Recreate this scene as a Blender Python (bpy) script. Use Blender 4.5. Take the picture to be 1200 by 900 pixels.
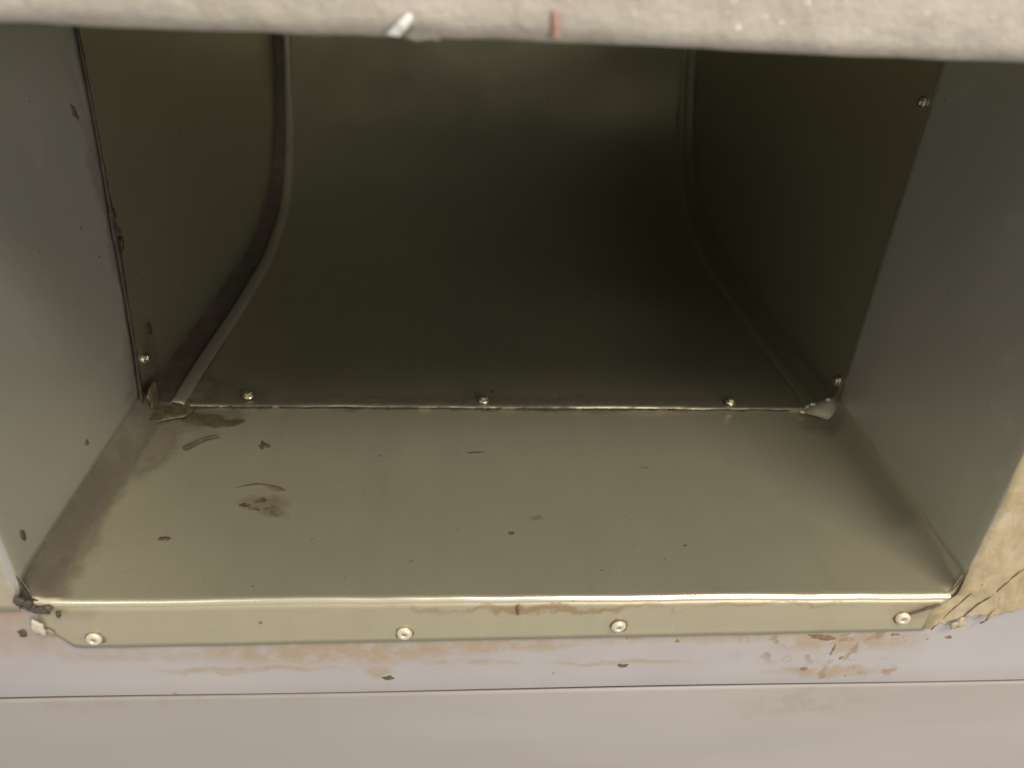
import bpy, bmesh, math, random
from mathutils import Vector, Matrix, noise

for o in list(bpy.data.objects):
    bpy.data.objects.remove(o)
S = bpy.context.scene
C = S.collection
R = math.radians
W2 = 0.26            # half width of the duct opening (m)
DEP = 0.19           # depth of the sleeve floor
HH = 0.287           # height of the opening

# ------------------------------------------------------------------ camera
pitch, yaw, roll = 0.5582, -0.0676, 0.0433
fw = Vector((-math.sin(yaw)*math.cos(pitch), math.cos(yaw)*math.cos(pitch), -math.sin(pitch)))
rt = Vector((math.cos(yaw), math.sin(yaw), 0))
up = rt.cross(fw)
rt2 = math.cos(roll)*rt + math.sin(roll)*up
up2 = -math.sin(roll)*rt + math.cos(roll)*up
cam = bpy.data.cameras.new('camera')
co = bpy.data.objects.new('camera', cam)
C.objects.link(co)
m = Matrix((rt2, up2, -fw)).transposed().to_4x4()
m.translation = Vector((-0.0237, -0.3087, 0.3342))
co.matrix_world = m
cam.sensor_width = 36
cam.lens = 925.6/1200*36
cam.clip_start = 0.01
cam.clip_end = 50
cam.dof.use_dof = True
cam.dof.focus_distance = 0.50
cam.dof.aperture_fstop = 5.0
S.camera = co

# ------------------------------------------------------------------ light
w = bpy.data.worlds.new('World')
S.world = w
w.use_nodes = True
w.node_tree.nodes['Background'].inputs[0].default_value = (0.99, 0.96, 0.905, 1)
w.node_tree.nodes['Background'].inputs[1].default_value = 0.36


def area(name, loc, target, size, power, col):
    l = bpy.data.lights.new(name, 'AREA')
    l.shape = 'RECTANGLE'
    l.size, l.size_y = size
    l.energy = power
    l.color = col
    o = bpy.data.objects.new(name, l)
    C.objects.link(o)
    o.location = loc
    o.rotation_euler = (Vector(target) - Vector(loc)).to_track_quat('-Z', 'Y').to_euler()
    return o


area('room_light', (0.62, -1.02, 1.85), (0, 0, 0), (0.9, 0.40), 26, (1.0, 0.89, 0.72))
area('room_light_far', (-1.05, -0.95, 1.35), (0.1, 0.05, 0.05), (0.7, 0.5), 2.5, (1.0, 0.93, 0.84))
area('room_fill', (0.82, -1.55, 0.58), (0, 0.2, 0.1), (0.8, 0.6), 14, (1.0, 0.94, 0.82))

S.view_settings.view_transform = 'Standard'
S.view_settings.look = 'None'
S.view_settings.exposure = 0.3
S.view_settings.gamma = 1.0


# ------------------------------------------------------------------ materials
class NT:
    def __init__(s, name):
        s.m = bpy.data.materials.new(name)
        s.m.use_nodes = True
        s.t = s.m.node_tree
        s.b = s.t.nodes['Principled BSDF']
        s.co = s.n('ShaderNodeTexCoord').outputs['Object']

    def n(s, typ, **k):
        x = s.t.nodes.new(typ)
        for a, v in k.items():
            setattr(x, a, v)
        return x

    def put(s, sock, v):
        if hasattr(v, 'is_output'):
            s.t.links.new(v, sock)
        elif isinstance(v, (tuple, list)) and len(v) == 3 and sock.type == 'RGBA':
            sock.default_value = (*v, 1)
        else:
            sock.default_value = v

    def noise(s, scale, detail=3, rough=.55, stretch=(1, 1, 1), vec=None, col=False, dist=0.0):
        mp = s.n('ShaderNodeMapping')
        s.put(mp.inputs['Vector'], vec or s.co)
        mp.inputs['Scale'].default_value = stretch
        x = s.n('ShaderNodeTexNoise')
        s.put(x.inputs['Vector'], mp.outputs[0])
        x.inputs['Scale'].default_value = scale
        x.inputs['Detail'].default_value = detail
        x.inputs['Roughness'].default_value = rough
        x.inputs['Distortion'].default_value = dist
        return x.outputs['Color' if col else 'Fac']

    def ramp(s, v, a, b, lo=0.0, hi=1.0):
        x = s.n('ShaderNodeMapRange', interpolation_type='SMOOTHSTEP')
        s.put(x.inputs['Value'], v)
        x.inputs['From Min'].default_value = a
        x.inputs['From Max'].default_value = b
        x.inputs['To Min'].default_value = lo
        x.inputs['To Max'].default_value = hi
        return x.outputs[0]

    def math(s, op, a, b=0.0):
        x = s.n('ShaderNodeMath', operation=op)
        s.put(x.inputs[0], a)
        s.put(x.inputs[1], b)
        return x.outputs[0]

    def mix(s, f, a, b):
        x = s.n('ShaderNodeMix', data_type='RGBA')
        s.put(x.inputs[0], f)
        s.put(x.inputs[6], a)
        s.put(x.inputs[7], b)
        return x.outputs[2]

    def warped(s, scale, amp):
        nz = s.noise(scale, 4, .6, col=True)
        a = s.n('ShaderNodeVectorMath', operation='SUBTRACT')
        s.put(a.inputs[0], nz)
        a.inputs[1].default_value = (.5, .5, .5)
        b = s.n('ShaderNodeVectorMath', operation='SCALE')
        s.put(b.inputs[0], a.outputs[0])
        b.inputs['Scale'].default_value = amp
        c = s.n('ShaderNodeVectorMath', operation='ADD')
        s.put(c.inputs[0], s.co)
        s.put(c.inputs[1], b.outputs[0])
        return c.outputs[0]

    def spots(s, lst, vec, soft=.5):
        """mask for stains and painted light: union of ellipsoids (centre, radii, strength) in metres"""
        acc = None
        for c, r, k in lst:
            a = s.n('ShaderNodeVectorMath', operation='SUBTRACT')
            s.put(a.inputs[0], vec)
            a.inputs[1].default_value = c
            d = s.n('ShaderNodeVectorMath', operation='DIVIDE')
            s.put(d.inputs[0], a.outputs[0])
            d.inputs[1].default_value = r
            l = s.n('ShaderNodeVectorMath', operation='LENGTH')
            s.put(l.inputs[0], d.outputs[0])
            v = s.ramp(l.outputs['Value'], 1 - soft, 1.0, k, 0.0)
            acc = v if acc is None else s.math('MAXIMUM', acc, v)
        return acc

    def bump(s, h, strength, dist):
        x = s.n('ShaderNodeBump')
        s.put(x.inputs['Height'], h)
        x.inputs['Strength'].default_value = strength
        x.inputs['Distance'].default_value = dist
        s.put(s.b.inputs['Normal'], x.outputs[0])

    def out(s, **k):
        for a, v in k.items():
            s.put(s.b.inputs[a.replace('_', ' ')], v)
        return s.m


def galvanized(name, base=(.66, .62, .475), metal=.84, rough=.34, grime_shade=None, gcol=(.11, .083, .055), smear=.22, bumpd=.0006, edge=False, shade_band=False, tanx=False):
    t = NT(name)
    big = t.noise(7, 3, .5)
    mid = t.noise(26, 4, .6)
    streak = t.noise(30, 3, .6, (1, .05, .05))
    fine = t.noise(420, 2, .6)
    c = t.mix(t.ramp(big, .3, .7), base, tuple(x*y for x, y in zip(base, (.95, .95, .93))))
    c = t.mix(t.ramp(mid, .5, .8, 0, smear*.5), c, tuple(x*y for x, y in zip(base, (1.12, 1.08, .98))))
    c = t.mix(t.ramp(streak, .5, .75, 0, .22), c, tuple(x*.72 for x in base))
    c = t.mix(t.ramp(fine, .55, .8, 0, .22), c, tuple(x*.6 for x in base))
    scr = t.math('MAXIMUM', t.ramp(t.noise(9, 2, .7, (60, 2, 2)), .66, .72, 0, .13), t.ramp(t.noise(8, 2, .7, (3, 70, 70)), .67, .73, 0, .13))
    c = t.mix(scr, c, tuple(min(1, x*1.5) for x in base))
    r = t.math('ADD', t.ramp(mid, .3, .75, rough-.015, rough+.02), t.ramp(big, .3, .7, -.01, .01))
    met = metal
    if grime_shade:
        mk = t.spots(grime_shade, t.warped(38, .030), .75)
        mk = t.math('MULTIPLY', mk, t.ramp(t.noise(60, 5, .65), .25, .6, .45, 1.0))
        c = t.mix(mk, c, gcol)
        r = t.math('ADD', r, t.math('MULTIPLY', mk, .22))
        met = t.math('SUBTRACT', metal, t.ramp(mk, .45, .95, 0, metal*.7))
    if tanx:      # old sealant film on the turned-out front flange
        sx = t.n('ShaderNodeSeparateXYZ')
        t.put(sx.inputs[0], t.warped(40, .004))
        tk = t.ramp(t.math('ABSOLUTE', sx.outputs[0]), .2615, .2650, 0, .8)
        c = t.mix(tk, c, t.mix(t.ramp(t.noise(55, 4), .35, .65), (.44, .385, .285), (.37, .31, .215)))
        met = t.math('MULTIPLY', met, t.math('SUBTRACT', 1.0, tk))
    if shade_band:      # soft shade along the left bend, painted into the colour
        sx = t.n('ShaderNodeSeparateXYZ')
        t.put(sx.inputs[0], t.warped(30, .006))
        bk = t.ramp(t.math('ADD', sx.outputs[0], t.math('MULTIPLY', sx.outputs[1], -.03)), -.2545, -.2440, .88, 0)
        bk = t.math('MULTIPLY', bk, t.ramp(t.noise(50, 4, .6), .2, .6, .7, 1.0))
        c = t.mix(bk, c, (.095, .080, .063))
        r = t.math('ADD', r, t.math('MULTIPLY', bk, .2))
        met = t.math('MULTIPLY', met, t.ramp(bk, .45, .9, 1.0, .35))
    # scattered specks of dirt
    if edge:      # lip highlight painted in as a paler, smoother bend
        pe = t.spots([((0, .0005, -.001), (3, .0042, .0042), 1.0)], t.co, .5)
        c = t.mix(pe, c, (.80, .74, .58))
        r = t.math('SUBTRACT', r, t.math('MULTIPLY', pe, .12))
    sp = t.ramp(t.noise(150, 2, .5), .73, .78, 0, .65)
    c = t.mix(sp, c, (.07, .055, .035))
    t.bump(t.math('ADD', t.math('MULTIPLY', big, 1.0), t.math('MULTIPLY', mid, .25)), .04, bumpd*6)
    return t.out(Base_Color=c, Metallic=met, Roughness=r)


def simple(name, col, rough=.5, metal=0.0, var=.25, scale=60, bump=.0):
    t = NT(name)
    nz = t.noise(scale, 4, .6)
    c = t.mix(t.ramp(nz, .3, .7), col, tuple(x*(1-var) for x in col))
    if bump:
        t.bump(nz, .8, bump)
    return t.out(Base_Color=c, Roughness=rough, Metallic=metal)


M = {}
M['floor'] = galvanized('galvanized floor', grime_shade=[
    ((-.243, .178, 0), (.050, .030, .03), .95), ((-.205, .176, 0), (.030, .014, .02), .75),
    ((-.238, .140, .004), (.024, .050, .03), .85), ((-.254, .06, .004), (.016, .13, .03), .9), ((-.248, .0, .004), (.014, .05, .03), .8),  # long left-edge ellipsoids add to the painted crease shade
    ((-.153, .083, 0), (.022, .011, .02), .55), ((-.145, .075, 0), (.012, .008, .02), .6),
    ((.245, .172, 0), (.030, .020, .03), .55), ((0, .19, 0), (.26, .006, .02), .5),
    ((.02, .068, 0), (.005, .004, .01), .7), ((.10, .12, 0), (.004, .003, .01), .5)], rough=.38, metal=.74, edge=True, shade_band=True)
M['flange'] = galvanized('galvanized flange', base=(.49, .445, .325), metal=.40, rough=.42, grime_shade=[
    ((.03, 0, -.007), (.085, .02, .0035), .75), ((-.03, 0, -.0075), (.05, .02, .003), .4),
    ((.235, 0, -.016), (.020, .02, .012), .4), ((.15, 0, -.0065), (.07, .02, .0025), .4),
    ((-.24, 0, -.008), (.02, .02, .01), .35)], gcol=(.27, .16, .075), smear=.7)
M['wall'] = galvanized('galvanized wall', base=(.63, .62, .575), metal=.74, rough=.39, grime_shade=[
    ((-.26, .19, .02), (.03, .03, .05), .8), ((-.26, .20, .14), (.03, .012, .12), .5),
    ((.26, .185, .01), (.03, .02, .03), .4)], tanx=True)
M['elbow'] = galvanized('dull galvanized elbow', base=(.49, .47, .35), metal=.84, rough=.35, grime_shade=[
    ((-.24, .21, 0), (.05, .04, .03), .8), ((-.19, .20, 0), (.03, .018, .02), .5),
    ((-.257, .22, .03), (.02, .02, .03), .5), ((0, .20, 0), (.25, .008, .02), .35), ((0, .1875, .001), (.30, .0045, .01), .95)])  # last ellipsoid darkens the lap edge to mute its highlight
M['ridge'] = galvanized('seam ridge metal', base=(.34, .32, .255), metal=.6, rough=.42)
M['dark'] = simple('dark gap shade and crumbs', (.045, .036, .026), .75, 0, .5, 120, .001)  # near black, also stands in for shade in the seam gaps
M['brown'] = simple('brown glue residue', (.125, .098, .062), .40, 0, .45, 150, .0006)
M['amber'] = simple('amber glue residue', (.15, .125, .085), .5, 0, .4, 130, .0006)
M['rust'] = simple('rust spot', (.29, .195, .125), .8, 0, .5, 200)
M['rivet'] = simple('aluminium rivet', (.82, .75, .60), .36, .4, .12, 300)
M['pin'] = simple('steel rivet pin', (.45, .35, .22), .5, .5, .3, 300)
M['screw'] = simple('zinc screw', (.62, .58, .48), .25, .95, .2, 300)
M['foil'] = simple('foil', (.93, .92, .90), .35, .5, .06, 200)
M['torn'] = simple('torn grimy metal', (.13, .108, .085), .6, .2, .5, 200)
M['fleck'] = simple('dirt fleck', (.085, .066, .045), .8, 0, .4, 200)
M['cut'] = simple('brown crack', (.24, .165, .10), .8, 0, .4, 200)
M['red'] = simple('red marker', (.47, .27, .24), .6, 0, .35, 180)
M['redfade'] = simple('faded red marker', (.30, .13, .09), .6, 0, .4, 220)

# painted cabinet face with glue and rust stains below the flange
t = NT('off white painted steel')
wv = t.warped(55, .016)
c = t.mix(t.ramp(t.noise(9, 3), .35, .65), (.44, .412, .418), (.41, .383, .39))
tan = t.spots([((-.10, 0, -.044), (.12, .05, .016), .75), ((-.02, 0, -.040), (.09, .05, .009), .7),
               ((.12, 0, -.036), (.14, .05, .008), .5), ((.205, 0, -.040), (.06, .05, .016), .7),
               ((.20, 0, -.068), (.05, .05, .006), .65), ((-.075, 0, -.062), (.012, .05, .010), .7),
               ((-.02, 0, -.056), (.035, .05, .0035), .7), ((.07, 0, -.057), (.06, .05, .003), .6),
               ((-.285, 0, .0), (.035, .05, .05), .6), ((-.27, 0, -.03), (.05, .05, .02), .4),
               ((-.215, 0, -.045), (.06, .05, .008), .4), ((-.15, 0, -.060), (.07, .05, .004), .6)], wv, .6)
tan = t.math('MULTIPLY', tan, t.ramp(t.noise(85, 4, .65), .32, .58, .25, 1.0))
c = t.mix(tan, c, (.36, .265, .155))
pink = t.spots([((-.268, 0, -.008), (.020, .05, .008), .5), ((-.252, 0, -.040), (.006, .05, .016), .3),
                ((-.29, 0, -.035), (.05, .05, .03), .12)], wv, .8)
c = t.mix(pink, c, (.47, .30, .26))
rst = t.math('MULTIPLY', t.spots([((.20, 0, -.043), (.075, .05, .024), 1.0), ((.10, 0, -.034), (.05, .05, .004), .8), ((.215, 0, -.068), (.05, .05, .008), .9)], wv, .5),
             t.ramp(t.noise(110, 3, .55), .55, .66))
c = t.mix(t.math('MULTIPLY', rst, .75), c, (.30, .19, .115))
sp = t.ramp(t.noise(120, 2, .5), .74, .79, 0, .5)
c = t.mix(sp, c, (.2, .13, .09))
t.bump(t.noise(12, 3), .25, .004)
M['paint'] = t.out(Base_Color=c, Roughness=t.ramp(t.noise(30, 3), .3, .7, .42, .56))

t = NT('grey white painted steel')
c = t.mix(t.ramp(t.noise(5, 3, .5, (.5, 1, 2)), .35, .65), (.42, .385, .375), (.375, .342, .33))
st = t.math('MULTIPLY', t.spots([((.20, 0, -.10), (.07, .1, .025), .5), ((-.2, 0, -.09), (.2, .1, .012), .3)], t.warped(40, .03), .9),
            t.ramp(t.noise(70, 4, .6), .4, .65))
c = t.mix(st, c, (.33, .26, .22))
t.bump(t.noise(8, 2), .3, .006)
M['paint2'] = t.out(Base_Color=c, Roughness=.5)

# rough header: beige, crumbly, glittering
t = NT('rough beige header coating')
n1 = t.noise(120, 5, .65)
n2 = t.noise(28, 4, .6)
c = t.mix(t.ramp(n2, .35, .65), (.45, .41, .365), (.385, .35, .305))
c = t.mix(t.ramp(n1, .55, .75, 0, .4), c, (.30, .25, .19))
gl = t.ramp(t.noise(330, 2, .5), .69, .76, 0, .7)
t.bump(t.math('ADD', t.math('MULTIPLY', n1, .9), t.math('MULTIPLY', n2, .5)), .7, .003)
M['header'] = t.out(Base_Color=t.mix(gl, c, (.75, .72, .66)), Roughness=t.math('SUBTRACT', .52, t.math('MULTIPLY', gl, .3)),
                    Metallic=t.math('MULTIPLY', gl, .8))

# tan mastic / packing tape on the right jamb
t = NT('tan mastic smear')
n1 = t.noise(45, 5, .6, dist=.6)
c = t.mix(t.ramp(n1, .35, .65), (.47, .39, .26), (.40, .315, .19))
c = t.mix(t.ramp(t.noise(75, 4), .5, .72, 0, .6), c, (.50, .44, .35))
vn = t.math('ABSOLUTE', t.math('SUBTRACT', t.noise(38, 3, .6, (1.6, 1, .5), dist=1.2), .5))
c = t.mix(t.ramp(vn, .0, .03, .3, 0), c, (.27, .18, .10))
t.bump(n1, .5, .002)
M['mastic'] = t.out(Base_Color=c, Roughness=t.ramp(t.noise(60, 3), .3, .7, .28, .55))


# ------------------------------------------------------------------ mesh helpers
def obj(name, verts, faces, mat, parent=None, smooth=True, solid=0.0, offset=-1.0, bev=0.0):
    me = bpy.data.meshes.new(name)
    me.from_pydata([tuple(v) for v in verts], [], faces)
    bm = bmesh.new()
    bm.from_mesh(me)
    bmesh.ops.remove_doubles(bm, verts=bm.verts, dist=1e-6)
    bmesh.ops.recalc_face_normals(bm, faces=bm.faces) if solid == 0 else None
    bm.to_mesh(me)
    bm.free()
    me.materials.append(M[mat] if isinstance(mat, str) else mat)
    me.polygons.foreach_set('use_smooth', [smooth]*len(me.polygons))
    o = bpy.data.objects.new(name, me)
    C.objects.link(o)
    if parent:
        setpar(o, parent)
    if solid:
        md = o.modifiers.new('thickness', 'SOLIDIFY')
        md.thickness = solid
        md.offset = offset
    if bev:
        md = o.modifiers.new('edge', 'BEVEL')
        md.width = bev
        md.segments = 2
        md.limit_method = 'ANGLE'
    return o


def setpar(o, parent):
    o.parent = parent        # meshes keep world coordinates; only the Empties are offset
    if parent.parent is None:
        o.matrix_parent_inverse = Matrix.Translation(parent.location).inverted()


def thing(name, label, cat, loc=(0, 0, 0), group=None):
    o = bpy.data.objects.new(name, None)
    o.empty_display_size = .02
    C.objects.link(o)
    o.location = loc
    return tag(o, label, cat, group)


def tag(o, label, cat, group=None):
    o['label'] = label
    o['category'] = cat
    if group:
        o['group'] = group
    return o


def grid(rows):
    n = len(rows[0])
    v = [p for r in rows for p in r]
    f = [(i*n+j, i*n+j+1, (i+1)*n+j+1, (i+1)*n+j) for i in range(len(rows)-1) for j in range(n-1)]
    return v, f


def lin(a, b, n):
    return [a+(b-a)*i/(n-1) for i in range(n)]


def nz(x, y, z=0, s=1.0):
    return noise.noise(Vector((x*s, y*s, z*s)))


def catmull(pts, per=6):
    out = []
    for i in range(len(pts)-1):
        p0 = pts[max(i-1, 0)]; p1 = pts[i]; p2 = pts[i+1]; p3 = pts[min(i+2, len(pts)-1)]
        for k in range(per):
            u = k/per
            out.append(tuple(.5*((2*b)+(-a+c_)*u+(2*a-5*b+4*c_-d)*u*u+(-a+3*b-3*c_+d)*u**3) for a, b, c_, d in zip(p0, p1, p2, p3)))
    out.append(tuple(pts[-1]))
    return out


FR = {'floor': (Vector((1, 0, 0)), Vector((0, 1, 0)), Vector((0, 0, 1))),
      'front': (Vector((1, 0, 0)), Vector((0, 0, 1)), Vector((0, -1, 0))),
      'left': (Vector((0, 1, 0)), Vector((0, 0, 1)), Vector((1, 0, 0))),
      'right': (Vector((0, 1, 0)), Vector((0, 0, 1)), Vector((-1, 0, 0)))}


def blob(name, c, plane, r, h, mat, parent=None, seed=0, rot=0.0, rag=.35, n=26):
    """low irregular crust lying on a surface"""
    rnd = random.Random(seed)
    a, b, nn = FR[plane]
    c = Vector(c)
    ph = rnd.random()*50
    v, f = [], []
    rings = [(1.0, 0.0), (.93, .6), (.7, .95), (.35, 1.0)]
    for q, hh in rings:
        for i in range(n):
            th = 2*math.pi*i/n
            k = 1 + rag*(nz(math.cos(th)*1.3+ph, math.sin(th)*1.3, seed)*1.4 + .7*nz(math.cos(th)*4+ph, math.sin(th)*4, seed))
            x, y = r[0]*k*q*math.cos(th), r[1]*k*q*math.sin(th)
            x, y = x*math.cos(rot)-y*math.sin(rot), x*math.sin(rot)+y*math.cos(rot)
            v.append(c + a*x + b*y + nn*(h*hh*(1+.4*nz(x*300, y*300, seed))-.0003))
    v.append(c + nn*h)
    for k in range(len(rings)-1):
        for i in range(n):
            j = (i+1) % n
            f.append((k*n+i, k*n+j, (k+1)*n+j, (k+1)*n+i))
    k = len(rings)-1
    for i in range(n):
        f.append((k*n+i, k*n+(i+1) % n, len(v)-1))
    f.append(tuple(reversed(range(n))))
    return obj(name, v, f, mat, parent)


def strip(name, pts, plane, width, h, mat, parent=None, seed=0, rag=.3):
    """ragged bead following 3D points on a plane; width may be a list"""
    a, b, nn = FR[plane]
    pts = [Vector(p) for p in pts]
    n = len(pts)
    rows = []
    for i, p in enumerate(pts):
        t_ = (pts[min(i+1, n-1)]-pts[max(i-1, 0)]).normalized()
        s = nn.cross(t_).normalized()
        wd = width[i] if isinstance(width, (list, tuple)) else width
        w1 = wd*.5*(1+rag*2*nz(i*.9, seed, 1.3))
        w2 = wd*.5*(1+rag*2*nz(i*.9, seed, 7.7))
        rows.append([p-s*w1-nn*.0003, p-s*w1*.8+nn*h*.8, p+nn*h, p+s*w2*.8+nn*h*.8, p+s*w2-nn*.0003])
    v, f = grid(rows)
    f.append((0, 1, 2, 3, 4))
    e = (n-1)*5
    f.append((e+4, e+3, e+2, e+1, e))
    f += [(i*5+4, (i+1)*5+4, (i+1)*5, i*5) for i in range(n-1)]
    return obj(name, v, f, mat, parent)


def lathe(c, axis, prof, seg=24):
    nn = Vector(axis).normalized()
    a = nn.orthogonal().normalized()
    b = nn.cross(a)
    v, f = [], []
    for r_, h in prof:
        for i in range(seg):
            th = 2*math.pi*i/seg
            v.append(Vector(c)+a*r_*math.cos(th)+b*r_*math.sin(th)+nn*h)
    for k in range(len(prof)-1):
        for i in range(seg):
            j = (i+1) % seg
            f.append((k*seg+i, k*seg+j, (k+1)*seg+j, (k+1)*seg+i))
    f.append(tuple(range(seg)))
    f.append(tuple(range((len(prof)-1)*seg, len(prof)*seg)))
    return v, f


# ================================================================== 1. cabinet face
XO = 0.75
face = thing('cabinet_face', 'off-white painted steel face around the duct opening, stained brown under the metal lip', 'panel', (0, .004, -.08))
FY = .002


def lower_z(x):
    return -.0795+.006*x+.0006*nz(x*6, 3)


xs = lin(-XO, -.275, 20)+[-.266, -.2608, -.2600, -.2540, -.2500]+lin(-.245, .245, 26)+[.2500, .2540, .2600, .2608, .266]+lin(.275, XO, 20)


def top_z(x):
    a = abs(x)
    return -.012 if a < .2505 else (-.004 if a < .2545 else (.004 if a < .2604 else .0150))


# rolled lower hem of the strip
hem = [[(x, FY+.0012+.0014*math.cos(math.pi-a_)+.0006*nz(x*5, 0)-.0002, lower_z(x)-.0014*math.sin(a_)) for x in xs] for a_ in lin(0, math.pi, 7)]
rows = list(reversed(hem)) + [[(x, FY+.0006*nz(x*5, k), lower_z(x)+(top_z(x)-lower_z(x))*k/6) for x in xs] for k in range(1, 7)]
v, f = grid(rows)
obj('lower_strip', v, f, 'paint', face, solid=.0)
for s in (-1, 1):
    rows = [[(s*(W2+.004+d), FY+.0001, z) for d in lin(0, XO-W2-.004, 8)] for z in lin(.0152, .62, 20)]
    v, f = grid(rows)
    obj('jamb', v, f, 'paint', face, solid=.0012, offset=0)
for s in (-1, 1):      # sheet tabs closing the lower corners behind the lip
    v = [(s*x, .0020, z) for x, z in ((.2500, -.0065), (.2650, -.0065), (.2650, .022), (.2607, .022), (.2592, .009), (.2565, .001), (.2500, -.0035))]
    obj('corner_gusset', v, [tuple(range(7))], 'torn' if s < 0 else 'mastic', face, smooth=False, solid=.0006, offset=0)

# panel under it
rows = []
for k, d in enumerate([0, .0004] + lin(.003, .67, 30)):
    rows.append([(x, (.0052 if k == 0 else .0040)+.0010*nz(x*3, d*4, 5), lower_z(x)-.0056-d) for x in xs])
v, f = grid(rows)
lp = obj('lower_panel', v, f, 'paint2', None, solid=.0012, offset=0)
v, f = grid([[(x, .0062, lower_z(x)+dz) for x in xs] for dz in (.004, -.012)])
obj('joint_shade', v, f, simple('dark joint', (.05, .045, .05), .8), lp, solid=.001, offset=1)  # dark strip standing in for the shade inside the joint
tag(lp, 'plain greyish white metal panel along the bottom, below the dark joint line', 'panel')

# ================================================================== 2. header
hd = thing('header', 'rough beige speckled header running across the top of the opening', 'header', (0, .01, HH))
prof = [(.040, .0035), (.012, .0005), (.004, .0), (.0005, .0006), (-.0022, .0024), (-.0040, .0052), (-.0046, .009), (-.0046, .014), (-.0046, .03), (-.0046, .06), (-.0046, .40)]
prof = catmull(prof, 4)
xs2 = lin(-XO, XO, 260)
rows = []
for y, z in prof:
    rows.append([(x, y + .0011*nz(x*22, z*60, 2) + .0006*nz(x*70, z*90, 4), HH+z - .0065*x + (.0010*nz(x*9, 1.5)+.0005*nz(x*55, y*80, 8))*(1 if z < .02 else 0)) for x in xs2])
v, f = grid(rows)
obj('rolled_edge', v, f, 'header', hd)
rm = strip('red_marker_line', [(.0068+.0004*math.sin(i), -.0060, HH+.0030+i*.0015) for i in range(7)], 'front', .0030, .0006, 'red', hd, 3, .25)

# torn foil scrap on the header's edge
fs = thing('foil_scrap', 'small shiny torn foil scrap stuck on the lower edge of the header', 'foil', (-.046, -.006, HH+.003))
v = [(-.0525, -.0068, HH+.0030), (-.0485, -.0085, HH+.0068), (-.0445, -.0078, HH+.0100), (-.0432, -.0075, HH+.0085), (-.0455, -.0105, HH+.0052), (-.0482, -.0085, HH+.0024)]
obj('bright_fold', v, [(0, 1, 5), (1, 4, 5), (1, 2, 3, 4)], 'foil', fs, smooth=False, solid=.0003)
v = [(-.0460, -.0070, HH+.0020), (-.0450, -.0095, HH+.0052), (-.0415, -.0080, HH+.0062), (-.0375, -.0098, HH+.0050), (-.0345, -.0065, HH+.0045), (-.0340, -.0070, HH+.0012), (-.0380, -.0092, HH+.0020), (-.0420, -.0075, HH+.0010)]
obj('crumpled_tail', v, [(0, 1, 2, 7), (2, 3, 6, 7), (3, 4, 5, 6)], 'screw', fs, smooth=False, solid=.0003)

# ================================================================== 3. sleeve (front part of the duct)
sl = thing('duct_sleeve', 'galvanized sheet metal duct sleeve with riveted front lip, open towards the viewer', 'duct', (0, .1, 0))
RB = .0030


def lipz(x):
    return .0015*nz(x*6, 4.2) + .0008*nz(x*19, 1.1) + .0003*nz(x*60, 3.1) - .0012*math.exp(-((x+.21)/.05)**2)


def floorz(x, y):
    k = min(1, y/.05)
    return lipz(x)*(1-k) + k*(.0011*nz(x*4, y*5, 2) + .00018*nz(x*18, y*22, 5))


def cove_r(s, y):
    k = min(1, max(0, (y-.002)/.05))
    return ((.012+.012*k) if s < 0 else (.009+.016*k)) * (1+.08*nz(y*14, s*3))


xs = lin(-.232, .232, 100)


def floor_row(y, yy, zoff, flat):
    row = []
    for s in (-1, 1):
        r_ = .002 if flat else cove_r(s, y)
        q = [(s*(W2+.0012), yy, zoff+r_*.8+.008)] if not flat else [(s*(W2-.0035), yy, zoff)]
        for a_ in lin(math.pi/2, 0, 10):
            x = W2+.0010-r_+r_*math.sin(a_) if not flat else W2-.004-.002*(1-math.sin(a_))
            q.append((s*x, yy, zoff + (r_*.8*(1-math.cos(a_)) if not flat else 0) + floorz(s*x, y)*(not flat)))
        x1 = W2+.0010-r_ if not flat else W2-.006
        for u in (.25, .5, .75):
            x = x1+(.232-x1)*u
            q.append((s*x, yy, zoff+floorz(s*x, y)*(not flat)))
        if s < 0:
            row += q
            row += [(x, yy, zoff+floorz(x, y)*(not flat)) for x in xs]
        else:
            row += list(reversed(q))
    return row


ys = lin(.0045, .1915, 42)
rows = []
for a_ in lin(0, math.pi/2, 9):       # bend from the flange to the floor
    r0 = floor_row(0, 0, 0, True)
    rows.append([(x, RB - RB*math.cos(a_) + .0004*nz(x*16, 2), -RB + RB*math.sin(a_) + lipz(x)) for x, _, _ in r0])
for y in ys:
    rows.append(floor_row(y, y, 0, False))
v, f = grid(rows)
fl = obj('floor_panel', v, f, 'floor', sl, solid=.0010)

# front flange with a clipped lower left corner
xf = lin(-W2+.004, W2-.004, 120)


def flz(x):
    base = -.0372+.0072*(x+W2)/.52 + .0005*nz(x*9, 7) + .0004*nz(x*26, 2)
    if x < -W2+.018:
        base = max(base, -.0372+(.018-(x+W2))*1.35)
    if x > W2:
        base = base
    return base


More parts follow.
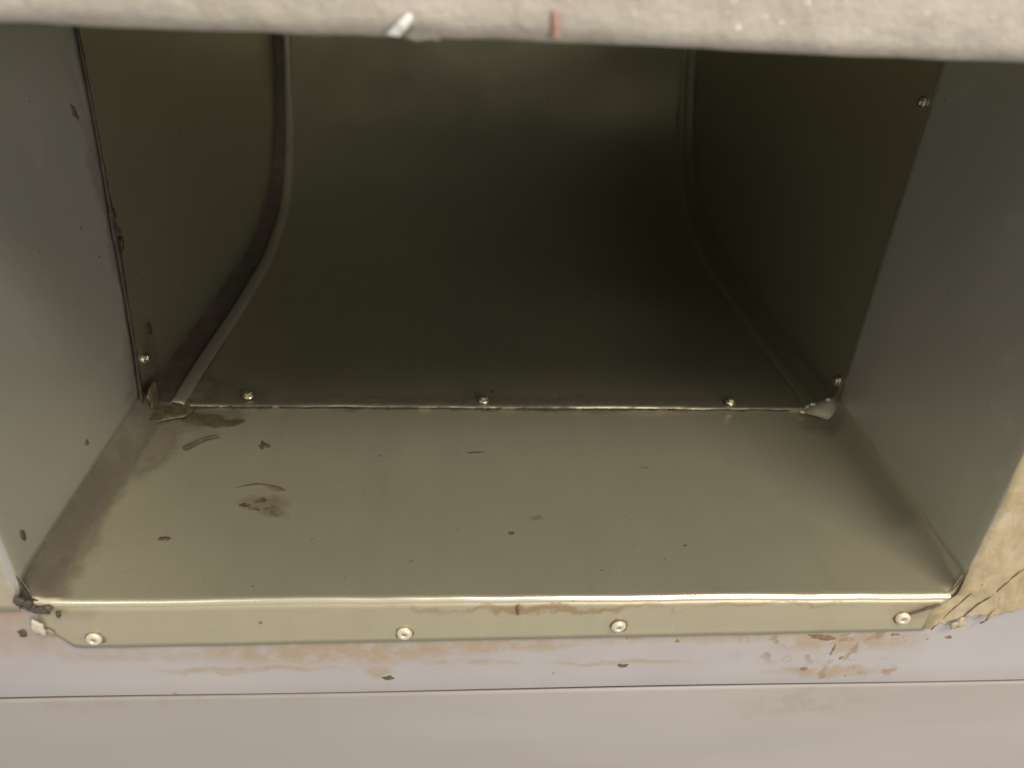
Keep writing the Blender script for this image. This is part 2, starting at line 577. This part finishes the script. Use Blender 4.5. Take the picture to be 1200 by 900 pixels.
rows = []
for k in range(9):
    u = k/8
    rows.append([(x-.0075*u*max(0, (x-.20)/.056), .0004*nz(x*16, 2)-.0001+.0004*nz(x*7, u*3, 3)*u, (1-u)*(-RB+lipz(x))+u*flz(x)) for x in xf])
v, f = grid(rows)
fg = obj('front_flange', v, f, 'flange', sl, solid=.0012, offset=1.0)
for i, p in enumerate([(-.2300, -.0280), (-.0580, -.0262), (.0645, -.0222), (.2315, -.0175)]):
    c0 = (p[0], -.0012 + .0004*nz(p[0]*16, 2), p[1])
    v, f = lathe(c0, ((.07, -.03, .10, -.12)[i], -1, (.05, .10, -.04, .08)[i]), [(.0042, -.0006), (.0044, .0002), (.0041, .0009), (.0033, .0015), (.0024, .0018), (.0017, .0017), (.0014, .0009)])
    blob('dirt_ring', (p[0]+.0003, c0[1]+.0002, p[1]-.0004), 'front', (.0051, .0050), .0002, 'cut', fg, 300+i, i, .18)
    rv = obj('rivet', v, f, 'rivet', fg)
    v, f = lathe(c0, (0, -1, 0), [(.0013, .0003), (.0013, .0010), (.0007, .0014)], 12)
    obj('rivet_pin', v, f, 'pin', rv)
strip('red_marker_tick', [(.0062, -.0014, -.004-i*.0015) for i in range(6)], 'front', [.0016, .002, .002, .0018, .0015, .001], .00025, 'redfade', fg, 5)

# side walls with turned-out front flanges
for s in (-1, 1):
    rows = []
    def edge_y(z):       # ragged rear edge
        if s < 0:
            return .178+.040*(z/.25)**.7 + .0022*nz(z*38, 3) + .0012*nz(z*110, 5)
        return .185 + .0006*nz(z*30, 3)
    for z in lin(.013, .300, 60):
        zz = z
        row = []
        # turned-out flange, bend and wall
        for d in lin(.042, .004, 5):
            row.append((s*(W2+d), -.0006+.0008*nz(d*30, z*12, s*4), zz-(.019+.003*nz(d*90, s))*max(0, 1-(z-.013)/.08)))
        for a_ in lin(.2, math.pi/2-.1, 5):
            row.append((s*(W2+.004-.004*math.sin(a_)), -.0006+.004-.004*math.cos(a_), zz-.013*max(0, 1-(z-.013)/.08)*(1-a_/1.6)))
        for u in lin(.03, 1, 30):
            y = .004 + (edge_y(z)-.004)*u
            row.append((s*(W2 + .0013*nz(y*9, z*8, s*6)*min(1, u*6)), y, zz))
        rows.append(row)
    v, f = grid(rows)
    sw = obj('side_wall', v, f, 'wall', sl, solid=.0010, offset=1 if s > 0 else -1)
rows = [[(x, y, HH+.006+.001*nz(x*5, y*6)) for x in lin(-W2-.005, W2+.005, 20)] for y in lin(.012, .215, 10)]
v, f = grid(rows)
obj('top_panel', v, f, 'wall', sl, solid=.001)

# ================================================================== 4. elbow behind the sleeve
el = thing('duct_elbow', 'darker galvanized duct elbow behind the sleeve, its floor curving up at the back', 'duct', (0, .45, 0))
EW = W2-.0025
heel = catmull([(.188, .0014), (.23, .0002), (.32, -.006), (.42, -.010), (.50, -.011), (.565, -.006), (.615, .004), (.662, .028), (.702, .066), (.732, .112), (.754, .165), (.768, .230), (.772, .32), (.775, .45), (.775, .8), (.775, 1.25)], 5)
throat = catmull([(.188, .287), (.19, .2875), (.192, .288), (.195, .289), (.20, .290), (.21, .292), (.222, .297), (.235, .305), (.25, .318), (.265, .335), (.278, .357), (.288, .385), (.294, .42), (.297, .5), (.298, .8), (.298, 1.25)], 5)
NH = len(heel)


def hn(i):
    a, b = heel[max(i-1, 0)], heel[min(i+1, NH-1)]
    d = Vector((b[0]-a[0], b[1]-a[1])).normalized()
    return Vector((-d.y, d.x))       # towards the inside of the duct


# cross section of the heel: cove, raised seam ridge, pan
xs = lin(-EW+.003, EW-.003, 64)
rows = []
for i, (y, z) in enumerate(heel):
    n_ = hn(i)
    k = min(1, i/6)
    row = []
    for x in xs:
        d = .0034*nz(x*5, y*6, z*6)*k + .0007*nz(x*15, y*15, z*15)*k
        lift = .0014*max(0, nz(x*13, 2.2)+.25)*(1-k) if i < 6 else 0
        row.append((x, y+n_.x*d + (.0013*nz(x*30, 9) if i == 0 else 0), z+n_.y*d+lift))
    rows.append(row)
v, f = grid(rows)
obj('heel_panel', v, f, 'elbow', el, solid=.0005, offset=0)
for s in (-1, 1):
    rows, ridge = [], []
    for i, (y, z) in enumerate(heel):
        n_ = hn(i)
        w_ = (.0160 if s < 0 else .0095)*(1+.06*nz(y*12, z*12, s))
        if i > 18:
            w_ *= max(.34, 1-(i-18)*.026)
        row = []
        for a_ in lin(0, math.pi/2, 8):
            x = EW-.0005-w_*.95+(w_*.95+.0065)*math.sin(a_)
            h = .0016+w_*.35*(1-math.cos(a_))
            row.append((s*x, y+n_.x*h, z+n_.y*h))
        rows.append(row)
        r2 = []
        x0 = EW-.0005-w_*.95
        for dx, h in ((.0006, .0010), (0, .0034), (-.0012, .0042), (-.0072, .0030), (-.0088, .0022), (-.0094, .0004)):
            r2.append((s*(x0+dx*(1.0 if i < 45 else .8)), y+n_.x*h, z+n_.y*h))
        ridge.append(r2)
    v, f = grid(rows)
    obj('seam_cove', v, f, simple('brown black seam cove', (.080, .066, .048), .7, .1, .4, 70) if s < 0 else 'elbow', el, solid=.0006, offset=0)  # left cove coloured brown black, right cove in elbow metal
    v, f = grid(ridge)
    obj('seam_ridge', v, f, 'ridge' if s < 0 else 'elbow', el, solid=.0006, offset=0)
    # cheek of the elbow, lapped inside the sleeve wall
    rows = []
    for i in range(NH):
        hy, hz = heel[i]
        ty, tz = throat[i]
        n_ = hn(i)
        hy, hz = hy+n_.x*.003, hz+n_.y*.003
        row = []
        for u in lin(0, 1, 24):
            y, z = hy+(ty-hy)*u, hz+(tz-hz)*u
            if i == 0:
                y = .160
            row.append((s*(W2+.0026+.0012*nz(y*9, z*9, s*5)*min(1, i/3)), y, z))
        rows.append(row)
    v, f = grid(rows)
    obj('cheek_panel', v, f, 'elbow', el, solid=.0008, offset=1 if s < 0 else -1)
rows = [[(x, y, z) for x in lin(-EW-.004, EW+.004, 12)] for y, z in throat]
v, f = grid(rows)
obj('throat_panel', v, f, 'elbow', el, solid=.001, offset=0)
v, f = grid([[(x, y, 1.25) for x in lin(-EW-.004, EW+.004, 6)] for y in lin(.29, .78, 6)])
obj('light_cap', v, f, 'elbow', el, solid=.001, offset=0)  # unseen cap added to keep world light out of the duct

# hex head sheet metal screws along the seam
def screw(c, axis, r_=.0036):
    v, f = lathe(c, axis, [(r_*1.25, -.0006), (r_*1.25, .0006), (r_*1.05, .0010), (r_*.85, .0011)], 20)
    o = obj('screw', v, f, 'screw', el)
    v, f = lathe(c, axis, [(r_*.86, .0008), (r_*.86, .0030), (r_*.70, .0038), (r_*.3, .0039)], 6)
    obj('screw_head', v, f, 'screw', o, smooth=False)
    return o


for x, y in ((-.188, .2005), (-.0105, .1965), (.181, .1960)):
    screw((x, y, .0042), (.06, -.35, 1))
screw((-W2-.0012, .2085, .0300), (1, -.25, .15))
screw((W2+.0012, .1950, .0235), (-1, -.35, .15))
screw((W2+.0012, .1945, .2310), (-1, -.25, .1), .0028)
blob('punched_slot', (-W2-.0012, .2270, .0455), 'left', (.0030, .0060), .0006, 'dark', el, 4, 0, .15)

# dark strips standing in for shade in the seam gaps, with crumbs
pts = [(-W2+.0006, .1775+.040*(max(z, 0)/.25)**.7+.0008*nz(z*60, 1), z) for z in lin(.006, .262, 60)]
wd = [.0028+.0035*math.exp(-((p[2]-.125)/.03)**2)+.0022*math.exp(-((p[2]-.02)/.02)**2) + .0012*nz(p[2]*90, 4) for p in pts]
strip('seam_gap_shade', pts, 'left', wd, .0016, 'dark', sl, 4, .35)
for z, y, q in ((.130, .2105, 1), (.121, .2120, 2), (.143, .2095, 3)):
    blob('sealant_crumb', (-W2+.0006, y-.004, z), 'left', (.0042, .0038), .0022, 'dark', sl, 60+q, .4, .5)
for k, (x0, x1) in enumerate(((-.235, -.207), (-.204, -.168), (-.163, -.06), (-.050, .002), (.014, .060), (.064, .122), (.130, .225))):
    strip('lap_gap_shade', [(x, .1874+.0007*nz(x*40, k), .0016) for x in lin(x0, x1, 20)], 'floor', .0016, .0004, 'dark', sl, k, .7)  # dark strips for the gap under the lap, covering its bright rim

# glue and grime crusts at the corners
blob('corner_sealant', (-.243, .180, .0022), 'floor', (.020, .014), .0013, 'brown', sl, 11, .4, .45)
blob('corner_sealant', (-.252, .186, .010), 'left', (.010, .012), .0016, 'brown', sl, 12, .2, .45)
blob('glue_stain', (-.213, .172, .0010), 'floor', (.020, .0075), .0003, 'brown', fl, 13, -.15, .5)
blob('glue_stain', (-.196, .168, .0008), 'floor', (.010, .0055), .0003, 'brown', fl, 14, .1, .5)
for k, (x, y, a_, b_, ro, mm) in enumerate(((-.1535, .0835, .0095, .0055, .2, 'brown'), (-.1440, .0755, .0115, .0075, -.3, 'amber'), (-.1640, .0800, .0065, .0030, .5, 'brown'), (-.1420, .0700, .0060, .0030, 0, 'amber'))):
    blob('glue_stain', (x, y, floorz(x, y)+.0001), 'floor', (a_*1.35, b_*1.45), .00016, mm, fl, 20+k, ro, .5)
strip('glue_stain', [(-.172+i*.004, .096+.0035*math.sin(i*.5), floorz(-.172+i*.004, .096)+.0001) for i in range(9)], 'floor', [.0005, .002, .003, .003, .0025, .0035, .005, .006, .002], .00012, 'amber', fl, 6, .4)

# pale tape triangle in the rear right corner
pts3 = [(.2335, .1830, .0025), (.2415, .1875, .0060), (.2515, .1885, .0105), (.2575, .1870, .0150), (.2580, .1790, .0090), (.2575, .1700, .0045), (.2510, .1720, .0030), (.2440, .1775, .0028)]
v = pts3 + [(.2505, .1800, .0066)]
obj('corner_tape', v, [(i, (i+1) % 8, 8) for i in range(8)], simple('pale sealant', (.42, .37, .285), .45, 0, .2, 90, .001), sl, solid=.0008, offset=0)
for k, (x, y, z) in enumerate(((.2338, .1825, .0035), (.2425, .1870, .0075), (.2535, .1868, .0120))):
    blob('corner_sealant', (x, y, z), 'floor', (.0022, .0014), .0012, 'foil', sl, 40+k, .3, .4)

# ================================================================== 5. smears on the face
# mastic over the right front flange, ragged lower border
rows = []
for k in range(70):
    u = k/69
    row = []
    for j in range(44):
        q = j/43
        xb = .2585+.078*q
        lo = -.0255 + .024*q**.7 + .0045*nz(xb*60, 1) + .0035*nz(xb*150, 5) + .0022*nz(xb*380, 8)
        z = lo + (.14-lo)*u**1.6
        x0 = .2588 - .0118*min(1, max(0, (-z+.001)/.016))
        x = x0+(.3365-x0)*q + (.0010*nz(z*60, 3) if j == 0 else 0)
        cr = abs(nz(x*55+z*30, z*30-x*12, 2))          # folds run up and to the right
        near = max(.25, 1-max(0, z)/.05)
        y = -.0019 - (.0016*(1-min(1, cr*3.5))**2 + .0006*nz(x*160, z*120, 6))*near
        if u == 0 or j == 43:
            y = .0008
        if j == 0:
            y = -.0002
        row.append((x, y, z))
    rows.append(row)
v, f = grid(rows)
ma = obj('mastic_smear', v, f, 'mastic', face)


def cut(pts, wd, par=None, sd=0):
    strip('knife_cut', [(x, -.0023, z) for x, z in catmull(pts, 4)], 'front', [wd*(.25+.6*abs(math.sin(1.7*i+sd))) for i in range(4*len(pts)-3)], .0003, 'cut', par or face, sd, .5)


cut([(.2510, -.0265), (.2545, -.0175), (.2590, -.0080), (.2650, .0040), (.2690, .0115)], .0010, None, 1)
cut([(.2660, -.0190), (.2705, -.0080), (.2780, .0020), (.2840, .0150), (.2890, .0240)], .0013, None, 2)
cut([(.2640, -.0255), (.2670, -.0235)], .0022, None, 3)
cut([(.2790, -.0215), (.2820, -.0185), (.2850, -.0110)], .0013, None, 4)
for k, (x, z, a_, b_) in enumerate(((.2660, -.0210, .0045, .0030), (.3030, .0040, .0060, .0022), (.2840, -.0130, .0050, .0020))):
    blob('mastic_flake', (x, -.0026, z), 'front', (a_, b_), .0009, 'mastic', face, 70+k, .9, .8)
strip('mastic_smear', [(.2330+i*.0022, -.0014, -.0150+i*.0011) for i in range(9)], 'front', [.001, .0012, .0012, .0015, .0015, .002, .002, .0022, .001], .0004, 'brown', fg, 8, .4)

# left front corner: torn metal, blob of white sealant
for k, (x, z, a_, b_, mm) in enumerate(((-.2545, -.0030, .0060, .0024, 'torn'), (-.2475, -.0022, .0030, .0022, 'torn'), (-.2430, -.0065, .0014, .0026, 'torn'), (-.2570, .0020, .003, .003, 'torn'), (-.2505, -.0015, .0030, .0014, 'torn'), (-.2600, .0050, .0028, .0036, 'torn'))):
    blob('torn_edge', (x, -.0016-.0003*k, z), 'front', (a_, b_), .0018, mm, sl, 80+k, -.4, .5)
blob('sealant_drop', (-.2575, -.0012, -.0180), 'front', (.0035, .0062), .0018, simple('white sealant', (.70, .62, .52), .4), face, 91, .4, .35)
blob('sealant_drop', (-.2520, -.0012, -.0225), 'front', (.0016, .0030), .0010, simple('grey sealant', (.36, .31, .25), .5), face, 92, .4, .35)
blob('rust_spot', (-.2690, .0008, -.0255), 'front', (.0022, .0027), .0005, 'torn', face, 93, .2, .4)
for k, (x, z, a_, b_) in enumerate(((.213, -.0725, .0055, .0034), (.236, -.0735, .0045, .0022), (.261, -.0690, .0045, .0018), (.185, -.0655, .0025, .0022), (.1900, -.0370, .0100, .0030), (.2340, -.0350, .0090, .0030), (.1020, -.0390, .0018, .0014), (-.0690, -.0700, .0060, .0040), (.0720, -.0605, .0035, .0022), (.2550, -.0395, .0045, .0028), (.2680, -.0380, .0030, .0020), (.2060, -.0560, .0016, .0020), (.1990, -.0480, .0012, .0060))):
    blob('rust_spot', (x, FY-.0002, z), 'front', (a_*.8, b_*.85), .0002, 'rust' if k not in (7, 8) else 'amber', face, 100+k, -.1, .5)

# ================================================================== 6. loose debris on the sleeve floor and walls
def fleck(label, c, plane, r, h, seed, rot=0.0, rag=.5, mat='fleck'):
    o = blob('debris_fleck', c, plane, r, h, mat, None, seed, rot, rag)
    return tag(o, label, 'debris', 'dirt flecks inside the duct')


fleck('star shaped dark dirt fleck behind the glue stain on the floor', (-.1650, .1420, floorz(-.165, .142)), 'floor', (.0030, .0042), .0010, 201, .3, .8)
fleck('flat dark fleck on the front left of the floor', (-.2020, .0490, floorz(-.202, .049)), 'floor', (.0042, .0018), .0008, 202, 0, .7)
fleck('thin dark sliver in the middle of the floor near the rear seam', (-.0165, .1350, floorz(-.0165, .135)), 'floor', (.0055, .0012), .0006, 203, .05, .5)
fleck('tiny round brown fleck at the centre of the floor', (.0045, .0530, floorz(.0045, .053)), 'floor', (.0020, .0017), .0008, 204, 0, .3)
cl = strip('debris_curl', [(-.2165+.019*u, .1400+.0105*math.sin(u*1.5)-.0040*(1-u)**3, .0012) for u in lin(0, 1, 14)], 'floor', [.003, .0035, .0034, .003, .0026, .0022, .002, .002, .002, .0022, .0022, .002, .0016, .0008], .0016, 'fleck', None, 9, .3)
tag(cl, 'curved dark sliver lying by the rear left corner of the floor', 'debris', 'dirt flecks inside the duct')
fleck('small dark speck low on the left wall above the corner bend', (-W2+.0008, .0170, .0330), 'left', (.0014, .0040), .0006, 206, 0, .4)
fleck('dark speck halfway along the lower left wall', (-W2+.0008, .1000, .0330), 'left', (.0022, .0016), .0006, 207, 0, .5)
fleck('faint dark smudge high on the left wall beside the seam', (-W2+.0008, .1900, .2120), 'left', (.0030, .0045), .0006, 208, .3, .6)
